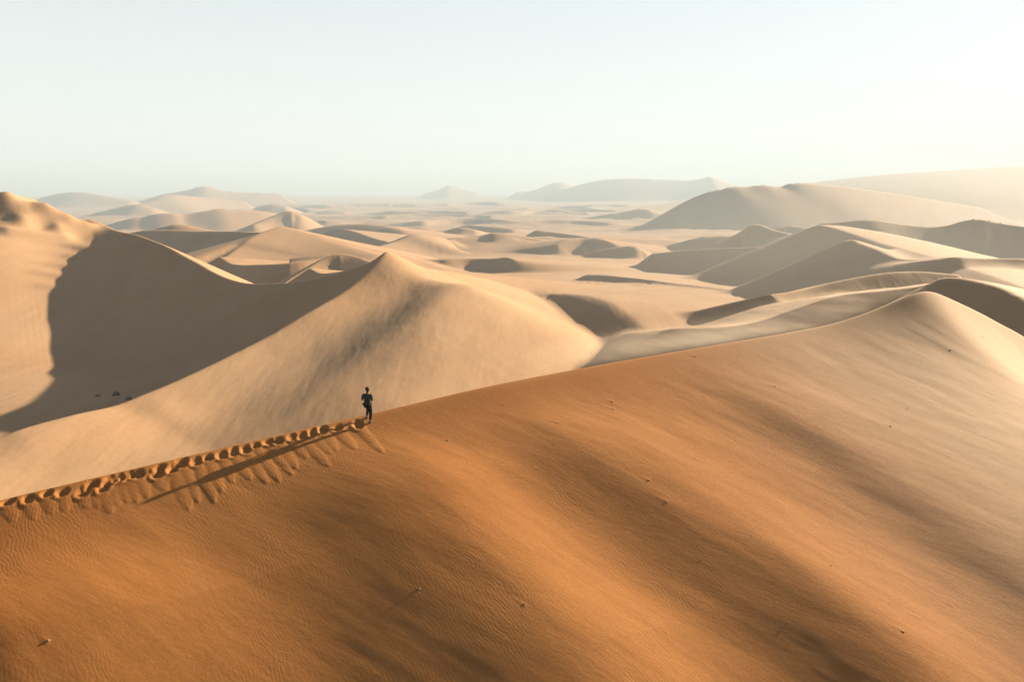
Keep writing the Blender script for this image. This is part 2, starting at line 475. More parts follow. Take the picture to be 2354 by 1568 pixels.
TAIL_PX = [(2258, 777), (2184, 807), (1598, 819), (1781, 893), (2086, 941), (2047, 986), (1407, 926), (1409, 947), (1156, 934), (1283, 991), (1030, 1031),
           (1490, 1139), (1532, 1190), (2071, 1498), (1206, 1459), (122, 1558), (2117, 1456), (2193, 1407), (1605, 1077), (1686, 1023)]
TAILS = [near_hit(*p_) for p_ in TAIL_PX]


def tails(S, D, o):
    # sand heaped in the lee of the stones, drawn out by the wind
    for i_, (s0, d0) in enumerate(TAILS):
        if s0 + 1.2 < S.min() or s0 - 1.8 > S.max() or d0 - 2.2 > D.max() or d0 + 0.6 < D.min():
            continue
        al = -((S - s0) * 0.60 + (D - d0) * 0.80)
        ac = (S - s0) * 0.80 - (D - d0) * 0.60
        ln = 0.5 + 0.35 * ((i_ * 7) % 5) / 4
        t = np.clip(al / ln, 0, 1)
        o = o + 0.016 * np.exp(-(ac / (0.085 * (1 - 0.6 * t))) ** 2) * sstep(-0.08, 0.04, al) * (1 - t)
    return o


def trail(S, D, o):
    tong = np.zeros_like(o)
    for s0, d0, ws, wd, dep, ln, tw, lean in PITS:
        if s0 + 2.5 < S.min() or s0 - 1.5 > S.max():
            continue
        # slide below the pit
        t = (D - d0 - 0.1) / ln
        tc = np.clip(t, 0, 1)
        w = tw * np.sqrt(np.clip(1 - tc ** 2.5, 0, 1)) + 1e-3
        q = (S - s0 - lean * (D - d0) + 0.03 * vnoise(D * 3, S * 0 + s0, 9)) / w
        ins = sstep(1.12, 0.92, np.abs(q)) * sstep(-0.25, 0.0, t) * sstep(1.04, 0.97, t)
        tong = np.maximum(tong, ins * (0.006 + 0.022 * np.clip(1 - q * q, 0, 1) * (1 - 0.5 * tc)))
    o = o + tong
    for s0, d0, ws, wd, dep, ln, tw, lean in PITS:
        if s0 + 1.5 < S.min() or s0 - 1.5 > S.max():
            continue
        tl_ = 0.6 * (tw - 0.26)
        a_ = (S - s0 + tl_ * (D - d0) * 4) / ws
        b_ = (D - d0) / wd
        rr_ = (np.abs(a_) ** 2.3 + np.abs(b_) ** 2.3) ** (1 / 2.3) + 0.09 * vnoise(S * 4.1 + s0, D * 4.1, 13) + 0.05 * vnoise(S * 11 + s0, D * 11, 17)
        # a scuffed scoop, deepest under the heel at its far end, open towards the crest
        o = o - dep * sstep(1.03, 0.30, rr_) * (1 + 0.35 * np.clip(a_, -1, 1)) * (1 - 0.25 * np.clip(-b_, 0, 1))
        o = o + 0.026 * np.exp(-((rr_ - 1.08) / 0.15) ** 2) * sstep(-0.5, 0.4, b_) * (1 - 0.4 * np.clip(a_, -1, 1))
    return o


def near_dune(X, Y):
    S = (X - CR0[0]) * CRD[0] + (Y - CR0[1]) * CRD[1]
    D = (X - CR0[0]) * CRN[0] + (Y - CR0[1]) * CRN[1]
    D = D + 0.12 * vnoise(S / 6, S * 0, 71)
    z = near_face(S, D)
    return z + np.where(D > -0.4, near_relief(S, D), 0) * sstep(110, 60, np.hypot(X, Y)), S, D


BUMPS = []
MID_SWELL = seg_prep(np.array([(-14, 110, 0), (-12, 122, 0), (-10, 134, 0), (-9, 144, 0.0)]))


def bump(pts, amp, wn_, wf_):
    p = np.array([(x_, y_, 0.0) for x_, y_ in pts])
    BUMPS.append((seg_prep(spline(p, 3)), amp, wn_, wf_, 2.6 * max(wn_, wf_)))


# lumps and terraces on the left dune, swells on the mid dune
bump([(-155, 232), (-155, 238), (-154, 243)], 3.2, 2.6, 5)
bump([(-156, 229), (-152, 231.5), (-150, 234), (-147, 236)], 3.4, 2.3, 5)
bump([(-148, 227.7), (-146, 234), (-142, 238)], 3.2, 2.3, 5)
bump([(-141, 233), (-137, 240)], 2.6, 2.3, 5)
bump([(-147, 219), (-142, 224), (-138, 229)], 1.7, 1.8, 4.5)
bump([(-147, 213.8), (-142, 221), (-134, 227), (-118, 224)], 0.7, 1.8, 4)
bump([(-144, 208.7), (-139, 215.5), (-130, 221), (-113, 216)], 0.5, 1.6, 3.5)
bump([(-141, 204.2), (-136, 210), (-127, 214), (-108, 209.6)], 0.5, 1.6, 3.5)
bump([(-138, 199), (-133, 204.7), (-123, 207), (-104, 203.4)], 0.5, 1.6, 3.2)
bump([(-134.4, 193), (-129.4, 198.8), (-120, 201), (-102, 198)], 0.4, 1.6, 3.2)
bump([(-60, 88), (-55, 94), (-50, 101)], 0.5, 4, 4)


def terrain(X, Y):
    cx, cy = (X.min() + X.max()) / 2, (Y.min() + Y.max()) / 2
    rad = math.hypot(X.max() - X.min(), Y.max() - Y.min()) / 2
    R = np.hypot(X, Y)
    g = base_z(R) / ZB
    h = base_z(R) + g * (1.2 * fbm(X / 160 / g, Y / 160 / g, 3, 3) + 0.35 * fbm(X / 35, Y / 35, 5, 2) - 3.6 * sstep(330, 560, R))
    h = h + 3.5 * np.exp(-((X + 92) / 50) ** 2 - ((Y - 138) / 45) ** 2)
    if R.max() > 380:
        # wind-laid swells over the plain, sharper on one side
        q = (X * 0.35 + Y * 0.94) / 150 + 0.9 * fbm(X / 330, Y / 330, 21, 2)
        ph = q - np.floor(q)
        saw = np.where(ph < 0.8, ph / 0.8, (1 - ph) / 0.2)
        h = h + sstep(380, 800, R) * ((saw ** 1.5) * 7.0 * np.clip(0.4 + fbm(X / 420, Y / 200, 31, 2), 0, 1.6) - 3.6)
    if R.max() > 2500:
        h = h + sstep(2500, 6000, R) * (6 * fbm(X / 1400, Y / 600, 41, 3))
    for sg, near, far, k, rn, cap in RIDGES:
        a, e, L, acc = sg[:4]
        dm = np.hypot(np.maximum(0, np.maximum(a[:, 0].min() - L.max() - X.max(), X.min() - a[:, 0].max() - L.max())),
                      np.maximum(0, np.maximum(a[:, 1].min() - L.max() - Y.max(), Y.min() - a[:, 1].max() - L.max())))
        if dm > rn:
            continue
        m0 = min(near[0], far[0])
        cut = (m0, max(near[0] * near[1], far[0] * far[1]), h.min() - k) if min(near[2], far[2]) > 1e8 else None
        res = polydist(sg, X, Y, cx, cy, rad, cut, cap)
        if res is None:
            continue
        d, sd, z, arc = res
        w = (sd + 1) / 2
        g = z - (slope_f(d, *far) * w + slope_f(d, *near) * (1 - w))
        if sg is RIDGES[0][0]:
            # a broad swell below the mid dune's crest
            d2, sd2_, _z, _a = polydist(MID_SWELL, X, Y, cx, cy, rad, None, 1.0)
            w2 = 46 + (22 - 46) * (1 + sd2_) / 2
            g = g + np.where(sd < 0, sstep(0, 22, d), 0) * 7.6 * np.exp(-(d2 / w2) ** 2)
        h = smax(h, g, k)
    un = sstep(60, 110, R)
    u2, v2 = X * 0.8 - Y * 0.6, X * 0.6 + Y * 0.8
    gb = base_z(R) / ZB
    h = h + un * gb * (0.30 * fbm(u2 / 22 / gb, v2 / 60 / gb, 81, 2) + 0.07 * fbm(u2 / 6 / gb, v2 / 16 / gb, 87, 2))
    for sg, amp, wn_, wf_, reach in BUMPS:
        a = sg[0]
        if a[:, 0].min() - reach > X.max() or a[:, 0].max() + reach < X.min() or a[:, 1].min() - reach > Y.max() or a[:, 1].max() + reach < Y.min():
            continue
        d, sd, z, arc = polydist(sg, X, Y, cx, cy, rad, None, 1.0)
        T = sg[3][-1] + sg[2][-1]
        w = wf_ + (wn_ - wf_) * (1 - sd) / 2
        e_ = amp * np.exp(-(d / w) ** 2)
        h = h + e_
    if R.min() < 180:
        nd, S, D = near_dune(X, Y)
        h = smax(h, nd, 1.0)
    return h


# polar sheet around the spot below the camera
az = np.concatenate([np.linspace(-180, -60, 26, endpoint=False), np.linspace(-60, -39.5, 30, endpoint=False),
                     np.linspace(-39.5, 39.5, 800, endpoint=False), np.linspace(39.5, 75, 60, endpoint=False), np.linspace(75, 180, 24)])
az = np.radians(az)
rr = [0.5, 2, 4, 6, 8, 10, 12, 13, 14]
r = 14.6
while r < 26000:
    rr.append(r)
    if r < 66:
        r *= 1.0020
    elif r < 640:
        r *= 1.0036
    else:
        r *= 1.0075
rr = np.array(rr)
AZ, RR = np.meshgrid(az, rr, indexing='ij')
X = np.sin(AZ) * RR
Y = np.cos(AZ) * RR
Z = np.empty_like(X)
na, nr = AZ.shape


def do_tile(t):
    i, j = t
    sl = (slice(i, i + 40), slice(j, j + 36))
    Z[sl] = terrain(X[sl], Y[sl])


for i in range(0, na, 40):
    for j in range(0, nr, 36):
        do_tile((i, j))


def grid_mesh(name, X, Y, Z, na, nr):
    me = bpy.data.meshes.new(name)
    co = np.empty((na * nr, 3), np.float32)
    co[:, 0], co[:, 1], co[:, 2] = X.ravel(), Y.ravel(), Z.ravel()
    i = np.arange(na - 1)[:, None] * nr + np.arange(nr - 1)[None, :]
    quads = np.stack([i, i + nr, i + nr + 1, i + 1], -1).reshape(-1, 4).astype(np.int32)
    quads = quads[:, ::-1]
    me.vertices.add(len(co))
    me.vertices.foreach_set('co', co.ravel())
    me.loops.add(quads.size)
    me.loops.foreach_set('vertex_index', quads.ravel())
    me.polygons.add(len(quads))
    me.polygons.foreach_set('loop_start', np.arange(0, quads.size, 4, dtype=np.int32))
    me.polygons.foreach_set('loop_total', np.full(len(quads), 4, np.int32))
    me.polygons.foreach_set('use_smooth', np.ones(len(quads), bool))
    me.update(calc_edges=True)
    return me


gm = grid_mesh('dune_ground', X, Y, Z, na, nr)
ground = bpy.data.objects.new('dune_ground', gm)
scene.collection.objects.link(ground)
ground['kind'] = 'structure'
ground['label'] = 'wind-shaped orange desert sand dunes reaching to the horizon'

# ------------------------------------------------------------------ sand material
sand = bpy.data.materials.new('sand')
sand.use_nodes = True
nt = sand.node_tree


def nd_(kind, **kw):
    n = nt.nodes.new(kind)
    for k_, v_ in kw.items():
        setattr(n, k_, v_)
    return n


def mth(op, a_, b_=None, c_=None):
    n = nd_('ShaderNodeMath', operation=op)
    for i_, v_ in enumerate((a_, b_, c_)):
        if v_ is None:
            continue
        if isinstance(v_, (int, float)):
            n.inputs[i_].default_value = v_
        else:
            nt.links.new(v_, n.inputs[i_])
    return n.outputs[0]


def noise(vec, scale, detail=3, rough=0.55):
    n = nd_('ShaderNodeTexNoise')
    n.inputs['Scale'].default_value = scale
    n.inputs['Detail'].default_value = detail
    n.inputs['Roughness'].default_value = rough
    nt.links.new(vec, n.inputs['Vector'])
    return n.outputs['Fac']


def rmp(val, lo, hi):
    n = nd_('ShaderNodeMapRange', interpolation_type='SMOOTHSTEP')
    nt.links.new(val, n.inputs['Value'])
    n.inputs['From Min'].default_value = lo
    n.inputs['From Max'].default_value = hi
    return n.outputs[0]


def mixc(fac, c1, c2):
    n = nd_('ShaderNodeMix', data_type='RGBA')
    nt.links.new(fac, n.inputs['Factor'])
    for sock, c_ in ((n.inputs[6], c1), (n.inputs[7], c2)):
        if isinstance(c_, tuple):
            sock.default_value = (*c_, 1)
        else:
            nt.links.new(c_, sock)
    return n.outputs[2]


b = nt.nodes['Principled BSDF']
b.inputs['Roughness'].default_value = 0.95
b.inputs['Specular IOR Level'].default_value = 0.08
tc = nd_('ShaderNodeTexCoord')
pos = tc.outputs['Object']
# coordinates along the near crest (x) and down its face (y)
mp = nd_('ShaderNodeMapping', vector_type='TEXTURE')
mp.inputs['Location'].default_value = (CR0[0], CR0[1], 0)
mp.inputs['Rotation'].default_value = (0, 0, math.atan2(CRD[1], CRD[0]))
nt.links.new(pos, mp.inputs['Vector'])
sd_ = mp.outputs[0]
sx = nd_('ShaderNodeSeparateXYZ')
nt.links.new(sd_, sx.inputs[0])
S_, D_ = sx.outputs['X'], mth('MULTIPLY', sx.outputs['Y'], -1.0)
vl = nd_('ShaderNodeVectorMath', operation='LENGTH')
nt.links.new(pos, vl.inputs[0])
dist = vl.outputs['Value']
nearm = rmp(dist, 75, 45)
# wind streaks run obliquely down the face
mp2 = nd_('ShaderNodeMapping')
mp2.inputs['Rotation'].default_value = (0, 0, -math.atan2(CRD[1], CRD[0]) + math.radians(53))
nt.links.new(pos, mp2.inputs['Vector'])
mp3 = nd_('ShaderNodeMapping')
mp3.inputs['Scale'].default_value = (0.10, 1.0, 1.0)
nt.links.new(mp2.outputs[0], mp3.inputs['Vector'])
streak = noise(mp3.outputs[0], 2.2, 5, 0.6)
patch = noise(pos, 0.035, 4, 0.55)
fine = noise(pos, 9.0, 4, 0.7)
# redder, coarser sand on the walker's ridge, paler sand on the dunes beyond; blown-sand haze painted pale on the ridge's right shoulder
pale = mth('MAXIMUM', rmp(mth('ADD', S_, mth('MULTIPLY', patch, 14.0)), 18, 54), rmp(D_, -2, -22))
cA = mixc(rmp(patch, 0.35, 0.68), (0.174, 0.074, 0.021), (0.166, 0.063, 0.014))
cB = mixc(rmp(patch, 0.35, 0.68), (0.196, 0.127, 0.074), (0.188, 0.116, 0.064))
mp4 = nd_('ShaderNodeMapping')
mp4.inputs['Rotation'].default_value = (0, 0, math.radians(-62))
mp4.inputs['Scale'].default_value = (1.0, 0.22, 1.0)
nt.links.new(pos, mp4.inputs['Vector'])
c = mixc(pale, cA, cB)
c = mixc(mth('MULTIPLY', rmp(S_, 16, 44), nearm), c, (0.220, 0.157, 0.104))  # right shoulder brightened further, its hazy paleness put into the colour
dk = nd_('ShaderNodeMix', data_type='RGBA', blend_type='MULTIPLY')
nt.links.new(mth('MULTIPLY', rmp(streak, 0.42, 0.72), 0.32), dk.inputs['Factor'])
nt.links.new(c, dk.inputs[6])
dk.inputs[7].default_value = (0.80, 0.76, 0.70, 1)
lt = nd_('ShaderNodeMix', data_type='RGBA', blend_type='MULTIPLY')
nt.links.new(mth('MULTIPLY', rmp(fine, 0.35, 0.75), 0.5), lt.inputs['Factor'])
nt.links.new(dk.outputs[2], lt.inputs[6])
lt.inputs[7].default_value = (1.22, 1.28, 1.4, 1)
mo = nd_('ShaderNodeMix', data_type='RGBA', blend_type='MULTIPLY')
nt.links.new(mth('MULTIPLY', rmp(noise(mp4.outputs[0], 0.11, 5, 0.65), 0.35, 0.70), 0.42), mo.inputs['Factor'])
nt.links.new(lt.outputs[2], mo.inputs[6])
mo.inputs[7].default_value = (0.86, 0.83, 0.79, 1)
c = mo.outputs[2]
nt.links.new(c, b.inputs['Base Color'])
# ripples: fine crests running down the face, broken up by patches
wob = noise(sd_, 0.55, 3, 0.5)
wob2 = noise(sd_, 2.4, 2, 0.5)
ph = mth('ADD', mth('ADD', mth('MULTIPLY', S_, 1.0), mth('MULTIPLY', D_, -0.18)), mth('ADD', mth('MULTIPLY', wob, 1.1), mth('MULTIPLY', wob2, 0.16)))
rip = mth('SINE', mth('MULTIPLY', ph, 2 * math.pi / 0.14))
rmask = mth('MULTIPLY', rmp(noise(sd_, 0.23, 3, 0.6), 0.40, 0.66), nearm)
ht = mth('MULTIPLY', mth('MULTIPLY', rip, 0.0015), mth('ADD', mth('MULTIPLY', rmask, 0.9), 0.0))
grain = mth('MULTIPLY', mth('MULTIPLY', noise(pos, 30.0, 3, 0.7), 0.010), nearm)
stre = mth('MULTIPLY', mth('MULTIPLY', noise(mp3.outputs[0], 7.0, 4, 0.6), 0.012), nearm)
# larger wind ripples and scour marks on the dunes beyond
midm = mth('MULTIPLY', rmp(dist, 60, 100), rmp(dist, 420, 140))
midr = mth('MULTIPLY', mth('ADD', mth('MULTIPLY', noise(mp4.outputs[0], 0.75, 4, 0.62), 0.05), mth('MULTIPLY', noise(mp4.outputs[0], 0.16, 3, 0.5), 0.30)), midm)
bp = nd_('ShaderNodeBump')
bp.inputs['Strength'].default_value = 1.0
bp.inputs['Distance'].default_value = 1.0
nt.links.new(mth('ADD', mth('ADD', mth('ADD', ht, grain), stre), midr), bp.inputs['Height'])
nt.links.new(bp.outputs[0], b.inputs['Normal'])
gm.materials.append(sand)


# ------------------------------------------------------------------ people and small things
def link(o, parent=None):
    scene.collection.objects.link(o)
    if parent is not None:
        o.parent = parent
    return o


def plain_mat(name, col, rough=0.8, var=0.15, scale=30.0):
    m = bpy.data.materials.new(name)
    m.use_nodes = True
    t = m.node_tree
    p = t.nodes['Principled BSDF']
    p.inputs['Roughness'].default_value = rough
    p.inputs['Specular IOR Level'].default_value = 0.12
    n = t.nodes.new('ShaderNodeTexNoise')
    n.inputs['Scale'].default_value = scale
    n.inputs['Detail'].default_value = 4
    r = t.nodes.new('ShaderNodeValToRGB')
    r.color_ramp.elements[0].position = 0.3
    r.color_ramp.elements[1].position = 0.75
    r.color_ramp.elements[0].color = (*[c_ * (1 - var) for c_ in col], 1)
    r.color_ramp.elements[1].color = (*[min(1, c_ * (1 + var)) for c_ in col], 1)
    t.links.new(n.outputs['Fac'], r.inputs['Fac'])
    t.links.new(r.outputs['Color'], p.inputs['Base Color'])
    return m


def skin_obj(name, verts, edges, radii, mat, parent, root=0, sub=2):
    """a continuous limb surface grown round a skeleton"""
    me = bpy.data.meshes.new(name)
    me.from_pydata(verts, edges, [])
    o = bpy.data.objects.new(name, me)
    link(o, parent)
    sk = o.modifiers.new('skin', 'SKIN')
    for i_, r_ in enumerate(radii):
        sv_ = me.skin_vertices[0].data[i_]
        sv_.radius = r_ if isinstance(r_, tuple) else (r_, r_)
        sv_.use_root = i_ == root
    sk.use_smooth_shade = True
    sk.branch_smoothing = 0.6
    ss = o.modifiers.new('sub', 'SUBSURF')
    ss.levels = ss.render_levels = sub
    me.materials.append(mat)
    return o


def ground_z(x, y):
    return float(terrain(np.array([x]), np.array([y]))[0])


def sd_xy(s_, d_):
    return CR0 + CRD * s_ + CRN * d_


M_SKIN = plain_mat('skin', (0.055, 0.030, 0.020), 0.8, 0.1)
M_SHIRT = plain_mat('shirt', (0.022, 0.025, 0.028), 0.85, 0.2, 60)
M_TROUS = plain_mat('trousers', (0.007, 0.0075, 0.009), 0.9, 0.2, 60)
M_HAIR = plain_mat('hair', (0.008, 0.007, 0.006), 0.7, 0.3, 90)
M_SHOE = plain_mat('shoe', (0.006, 0.006, 0.006), 0.8, 0.2, 40)

qf = near_hit(851, 975)
ql = near_hit(845, 963)
pr_ = sd_xy(qf[0], qf[1])
pl_ = sd_xy(ql[0], max(ql[1], -0.15))
zr, zl = ground_z(*pr_), ground_z(*pl_)
yaw = math.radians(-14)            # walks away, a little to the right
base = Vector((pr_[0], pr_[1], zr - 0.03))
person = bpy.data.objects.new('person', None)
person.empty_display_size = 0.3
link(person)
person.location = base
person.rotation_euler = (0, 0, yaw)
person.scale = (1.14, 1.08, 0.99)
Ri = Matrix.Rotation(-yaw, 3, 'Z')
lf = Ri @ (Vector((pl_[0], pl_[1], zl - 0.03)) - base)      # left foot in the walker's own frame
lf.x = min(max(lf.x, -0.26), -0.16)
lf.y = min(max(lf.y, 0.15), 0.42)
HX = lf.x * 0.5
P = {}
P['hipR'] = (HX + 0.095, 0.07, 0.93)
P['kneeR'] = (0.015, 0.085, 0.50)
P['ankR'] = (0.0, 0.0, 0.09)
P['toeR'] = (0.015, 0.17, 0.045)
P['hipL'] = (HX - 0.095, 0.07, 0.93)
P['kneeL'] = (lf.x + 0.02, lf.y + 0.09, (lf.z + 0.09 + 0.93) / 2 + 0.03)
P['ankL'] = (lf.x, lf.y - 0.03, lf.z + 0.09)
P['toeL'] = (lf.x - 0.015, lf.y + 0.14, lf.z + 0.05)
P['pelvis'] = (HX, 0.07, 0.97)
P['waist'] = (HX, 0.075, 1.12)
P['chest'] = (HX + 0.005, 0.085, 1.32)
P['neckb'] = (HX + 0.008, 0.085, 1.47)
P['neck'] = (HX + 0.010, 0.10, 1.545)
P['shR'] = (HX + 0.175, 0.085, 1.43)
P['elR'] = (HX + 0.225, 0.045, 1.14)
P['wrR'] = (HX + 0.14, 0.27, 1.10)
P['shL'] = (HX - 0.165, 0.085, 1.43)
P['elL'] = (HX - 0.220, 0.040, 1.15)
P['wrL'] = (HX - 0.12, 0.27, 1.11)


def lerp(a_, b_, t_):
    return tuple(p_ + (q_ - p_) * t_ for p_, q_ in zip(a_, b_))


# body: one continuous surface - trunk, neck, head, arms with hands, legs
bv, be, br = [], [], []


def bvx(p_, r_, to=None):
    bv.append(tuple(p_))
    br.append(r_)
    if to is not None:
        be.append((to, len(bv) - 1))
    return len(bv) - 1


i_pel = bvx(P['pelvis'], (0.135, 0.10))
i_wai = bvx(P['waist'], (0.125, 0.09), i_pel)
i_che = bvx(P['chest'], (0.15, 0.10), i_wai)
i_nb = bvx(P['neckb'], (0.075, 0.065), i_che)
i_nk = bvx(P['neck'], 0.052, i_nb)
hd = (HX + 0.010, 0.115, 1.60)
i_h1 = bvx((HX + 0.010, 0.115, 1.615), (0.066, 0.078), i_nk)
i_h2 = bvx((HX + 0.010, 0.12, 1.69), (0.076, 0.092), i_h1)
i_h3 = bvx((HX + 0.010, 0.11, 1.755), (0.055, 0.066), i_h2)
for sd2 in ('R', 'L'):
    a1 = bvx(P['sh' + sd2], 0.062, i_che)
    a2 = bvx(lerp(P['sh' + sd2], P['el' + sd2], 0.5), 0.050, a1)
    a3 = bvx(P['el' + sd2], 0.040, a2)
    a4 = bvx(lerp(P['el' + sd2], P['wr' + sd2], 0.5), 0.036, a3)
    a5 = bvx(P['wr' + sd2], 0.026, a4)
    sg_ = 1 if sd2 == 'R' else -1
    w_ = Vector(P['wr' + sd2])
    fd = (w_ - Vector(P['el' + sd2])).normalized()
    palm = bvx(w_ + fd * 0.055, (0.036, 0.020), a5)
    sidev = fd.cross(Vector((0, 0, 1))).normalized() * (-sg_)
    for fi, (off, ln_) in enumerate(((-0.027, 0.060), (-0.009, 0.072), (0.009, 0.068), (0.027, 0.054))):
        k1 = bvx(w_ + fd * 0.10 + sidev * off, 0.0095, palm)
        k2 = bvx(w_ + fd * (0.10 + ln_ * 0.55) + sidev * off * 1.1 + Vector((0, 0, -0.012)), 0.0085, k1)
        bvx(w_ + fd * (0.10 + ln_ * 0.75) + sidev * off * 1.1 + Vector((0, 0, -0.038)), 0.0075, k2)
    t1 = bvx(w_ + fd * 0.035 - sidev * 0.040 + Vector((0, 0, 0.006)), 0.011, palm)
    bvx(w_ + fd * 0.075 - sidev * 0.052 + Vector((0, 0, 0.012)), 0.009, t1)
    l1 = bvx(P['hip' + sd2], 0.098, i_pel)
    l2 = bvx(lerp(P['hip' + sd2], P['knee' + sd2], 0.55), 0.076, l1)
    l3 = bvx(P['knee' + sd2], 0.054, l2)
    l4 = bvx(lerp(P['knee' + sd2], P['ank' + sd2], 0.35), 0.056, l3)
    l5 = bvx(P['ank' + sd2], 0.036, l4)
    l6 = bvx(lerp(P['ank' + sd2], P['toe' + sd2], 0.6), (0.042, 0.034), l5)
    bvx(P['toe' + sd2], (0.040, 0.024), l6)
skin_obj('body', bv, be, br, M_SKIN, person)['label'] = 'bare forearms, hands and neck'

# face: brow, nose and chin, ears, on the far side of the head
bm = bmesh.new()
for (x_, y_, z_), (rx_, ry_, rz_) in (((0, 0.205, 1.655), (0.013, 0.022, 0.024)), ((0, 0.185, 1.688), (0.05, 0.018, 0.010)), ((0, 0.180, 1.600), (0.030, 0.024, 0.018)),
                                      ((0, 0.192, 1.628), (0.024, 0.014, 0.012)), ((0, 0.180, 1.645), (0.020, 0.02, 0.05)),
                                      ((0.028, 0.193, 1.672), (0.012, 0.010, 0.007)), ((-0.028, 0.193, 1.672), (0.012, 0.010, 0.007))):
    bmesh.ops.create_uvsphere(bm, u_segments=12, v_segments=8, radius=1.0,
                              matrix=Matrix.Translation((HX + 0.010 + x_, y_, z_)) @ Matrix.Diagonal((rx_, ry_, rz_, 1)))
me = bpy.data.meshes.new('face')
bm.to_mesh(me)
bm.free()
me.materials.append(M_SKIN)
for p_ in me.polygons:
    p_.use_smooth = True
link(bpy.data.objects.new('face', me), person)

for x_ in (0.079, -0.079):
    bm = bmesh.new()
    bmesh.ops.create_uvsphere(bm, u_segments=12, v_segments=8, radius=1.0, matrix=Matrix.Translation((HX + 0.010 + x_, 0.11, 1.66)) @ Matrix.Diagonal((0.012, 0.022, 0.033, 1)))
    me = bpy.data.meshes.new('ear')
    bm.to_mesh(me)
    bm.free()
    me.materials.append(M_SKIN)
    link(bpy.data.objects.new('ear', me), person)

# hair: a cropped cap over the back and top of the head
bm = bmesh.new()
bmesh.ops.create_uvsphere(bm, u_segments=24, v_segments=16, radius=1.0)
for v in bm.verts:
    n_ = v.co.copy()
    f_ = 1.0 + 0.03 * math.sin(n_.x * 17 + n_.z * 11) * math.sin(n_.y * 13)
    v.co = Vector((HX + 0.010 + n_.x * 0.090 * f_, 0.105 + n_.y * 0.108 * f_, 1.705 + n_.z * 0.100 * f_))
bmesh.ops.delete(bm, geom=[v for v in bm.verts if v.co.z < 1.635 or (v.co.y > 0.165 and v.co.z < 1.735)], context='VERTS')
me = bpy.data.meshes.new('hair')
bm.to_mesh(me)
bm.free()
me.materials.append(M_HAIR)
for p_ in me.polygons:
    p_.use_smooth = True
hr = link(bpy.data.objects.new('hair', me), person)
hr['label'] = 'short dark hair'

# shirt: loose, short sleeves to the elbow, hem below the waist
sv = [(HX, 0.072, 0.935), (HX, 0.072, 1.0), P['waist'], P['chest'], (HX + 0.006, 0.085, 1.44),
      P['shR'], lerp(P['shR'], P['elR'], 0.5), lerp(P['shR'], P['elR'], 0.93),
      P['shL'], lerp(P['shL'], P['elL'], 0.5), lerp(P['shL'], P['elL'], 0.93)]
se = [(0, 1), (1, 2), (2, 3), (3, 4), (3, 5), (5, 6), (6, 7), (3, 8), (8, 9), (9, 10)]
sr = [(0.168, 0.125), (0.168, 0.128), (0.155, 0.118), (0.178, 0.125), (0.10, 0.078), 0.078, 0.066, 0.060, 0.078, 0.066, 0.060]
sh_o = skin_obj('shirt', sv, se, sr, M_SHIRT, person)
sh_o['label'] = 'loose dark shirt with elbow-length sleeves'
# trousers: dark, straight, to just below the knee
tv, te, tr = [P['pelvis']], [], [(0.150, 0.112)]
for sd2 in ('R', 'L'):
    i0 = len(tv)
    tv += [P['hip' + sd2], lerp(P['hip' + sd2], P['knee' + sd2], 0.5), P['knee' + sd2], lerp(P['knee' + sd2], P['ank' + sd2], 0.75)]
    tr += [0.110, 0.092, 0.074, 0.062]
    te += [(0, i0), (i0, i0 + 1), (i0 + 1, i0 + 2), (i0 + 2, i0 + 3)]
skin_obj('trousers', tv, te, tr, M_TROUS, person)['label'] = 'dark slim trousers'
for sd2 in ('R', 'L'):
    ak, to_ = Vector(P['ank' + sd2]), Vector(P['toe' + sd2])
    dv = (to_ - ak)
    dv.z = 0
    dv.normalize()
    skin_obj('shoe', [tuple(ak - dv * 0.055 + Vector((0, 0, -0.035))), tuple(ak + Vector((0, 0, -0.03))), tuple(ak + dv * 0.10 + Vector((0, 0, -0.045))), tuple(to_ + dv * 0.03 + Vector((0, 0, -0.01)))],
             [(0, 1), (1, 2), (2, 3)], [(0.040, 0.036), (0.046, 0.046), (0.048, 0.038), (0.040, 0.026)], M_SHOE, person, root=1)
person['label'] = 'person in dark shirt and trousers standing on the ridge beside the footprints, back turned'
person['category'] = 'person'

# ------------------------------------------------------------------ stones
M_STONE = plain_mat('stone', (0.150, 0.100, 0.062), 0.85, 0.35, 25)
M_ROCK = plain_mat('dark_rock', (0.060, 0.050, 0.042), 0.9, 0.4, 3)


def rock_mesh(name, seed, size, flat=0.6, sub=2, mat=None):
    r_ = random.Random(seed)
    bm = bmesh.new()
    bmesh.ops.create_icosphere(bm, subdivisions=sub, radius=1.0)
    cuts = [(Vector((r_.uniform(-1, 1), r_.uniform(-1, 1), r_.uniform(-1, 1))).normalized(), r_.uniform(0.55, 0.9)) for _ in range(9)]
    sc3 = (size * r_.uniform(0.8, 1.25), size * r_.uniform(0.6, 0.9), size * flat * r_.uniform(0.8, 1.2))
    for v in bm.verts:
        for n_, c_ in cuts:
            e_ = v.co.dot(n_) - c_
            if e_ > 0:
                v.co -= n_ * e_ * 0.9
        v.co = Vector((v.co.x * sc3[0], v.co.y * sc3[1], v.co.z * sc3[2]))
    me = bpy.data.meshes.new(name)
    bm.to_mesh(me)
    bm.free()
    me.materials.append(mat)
    return me


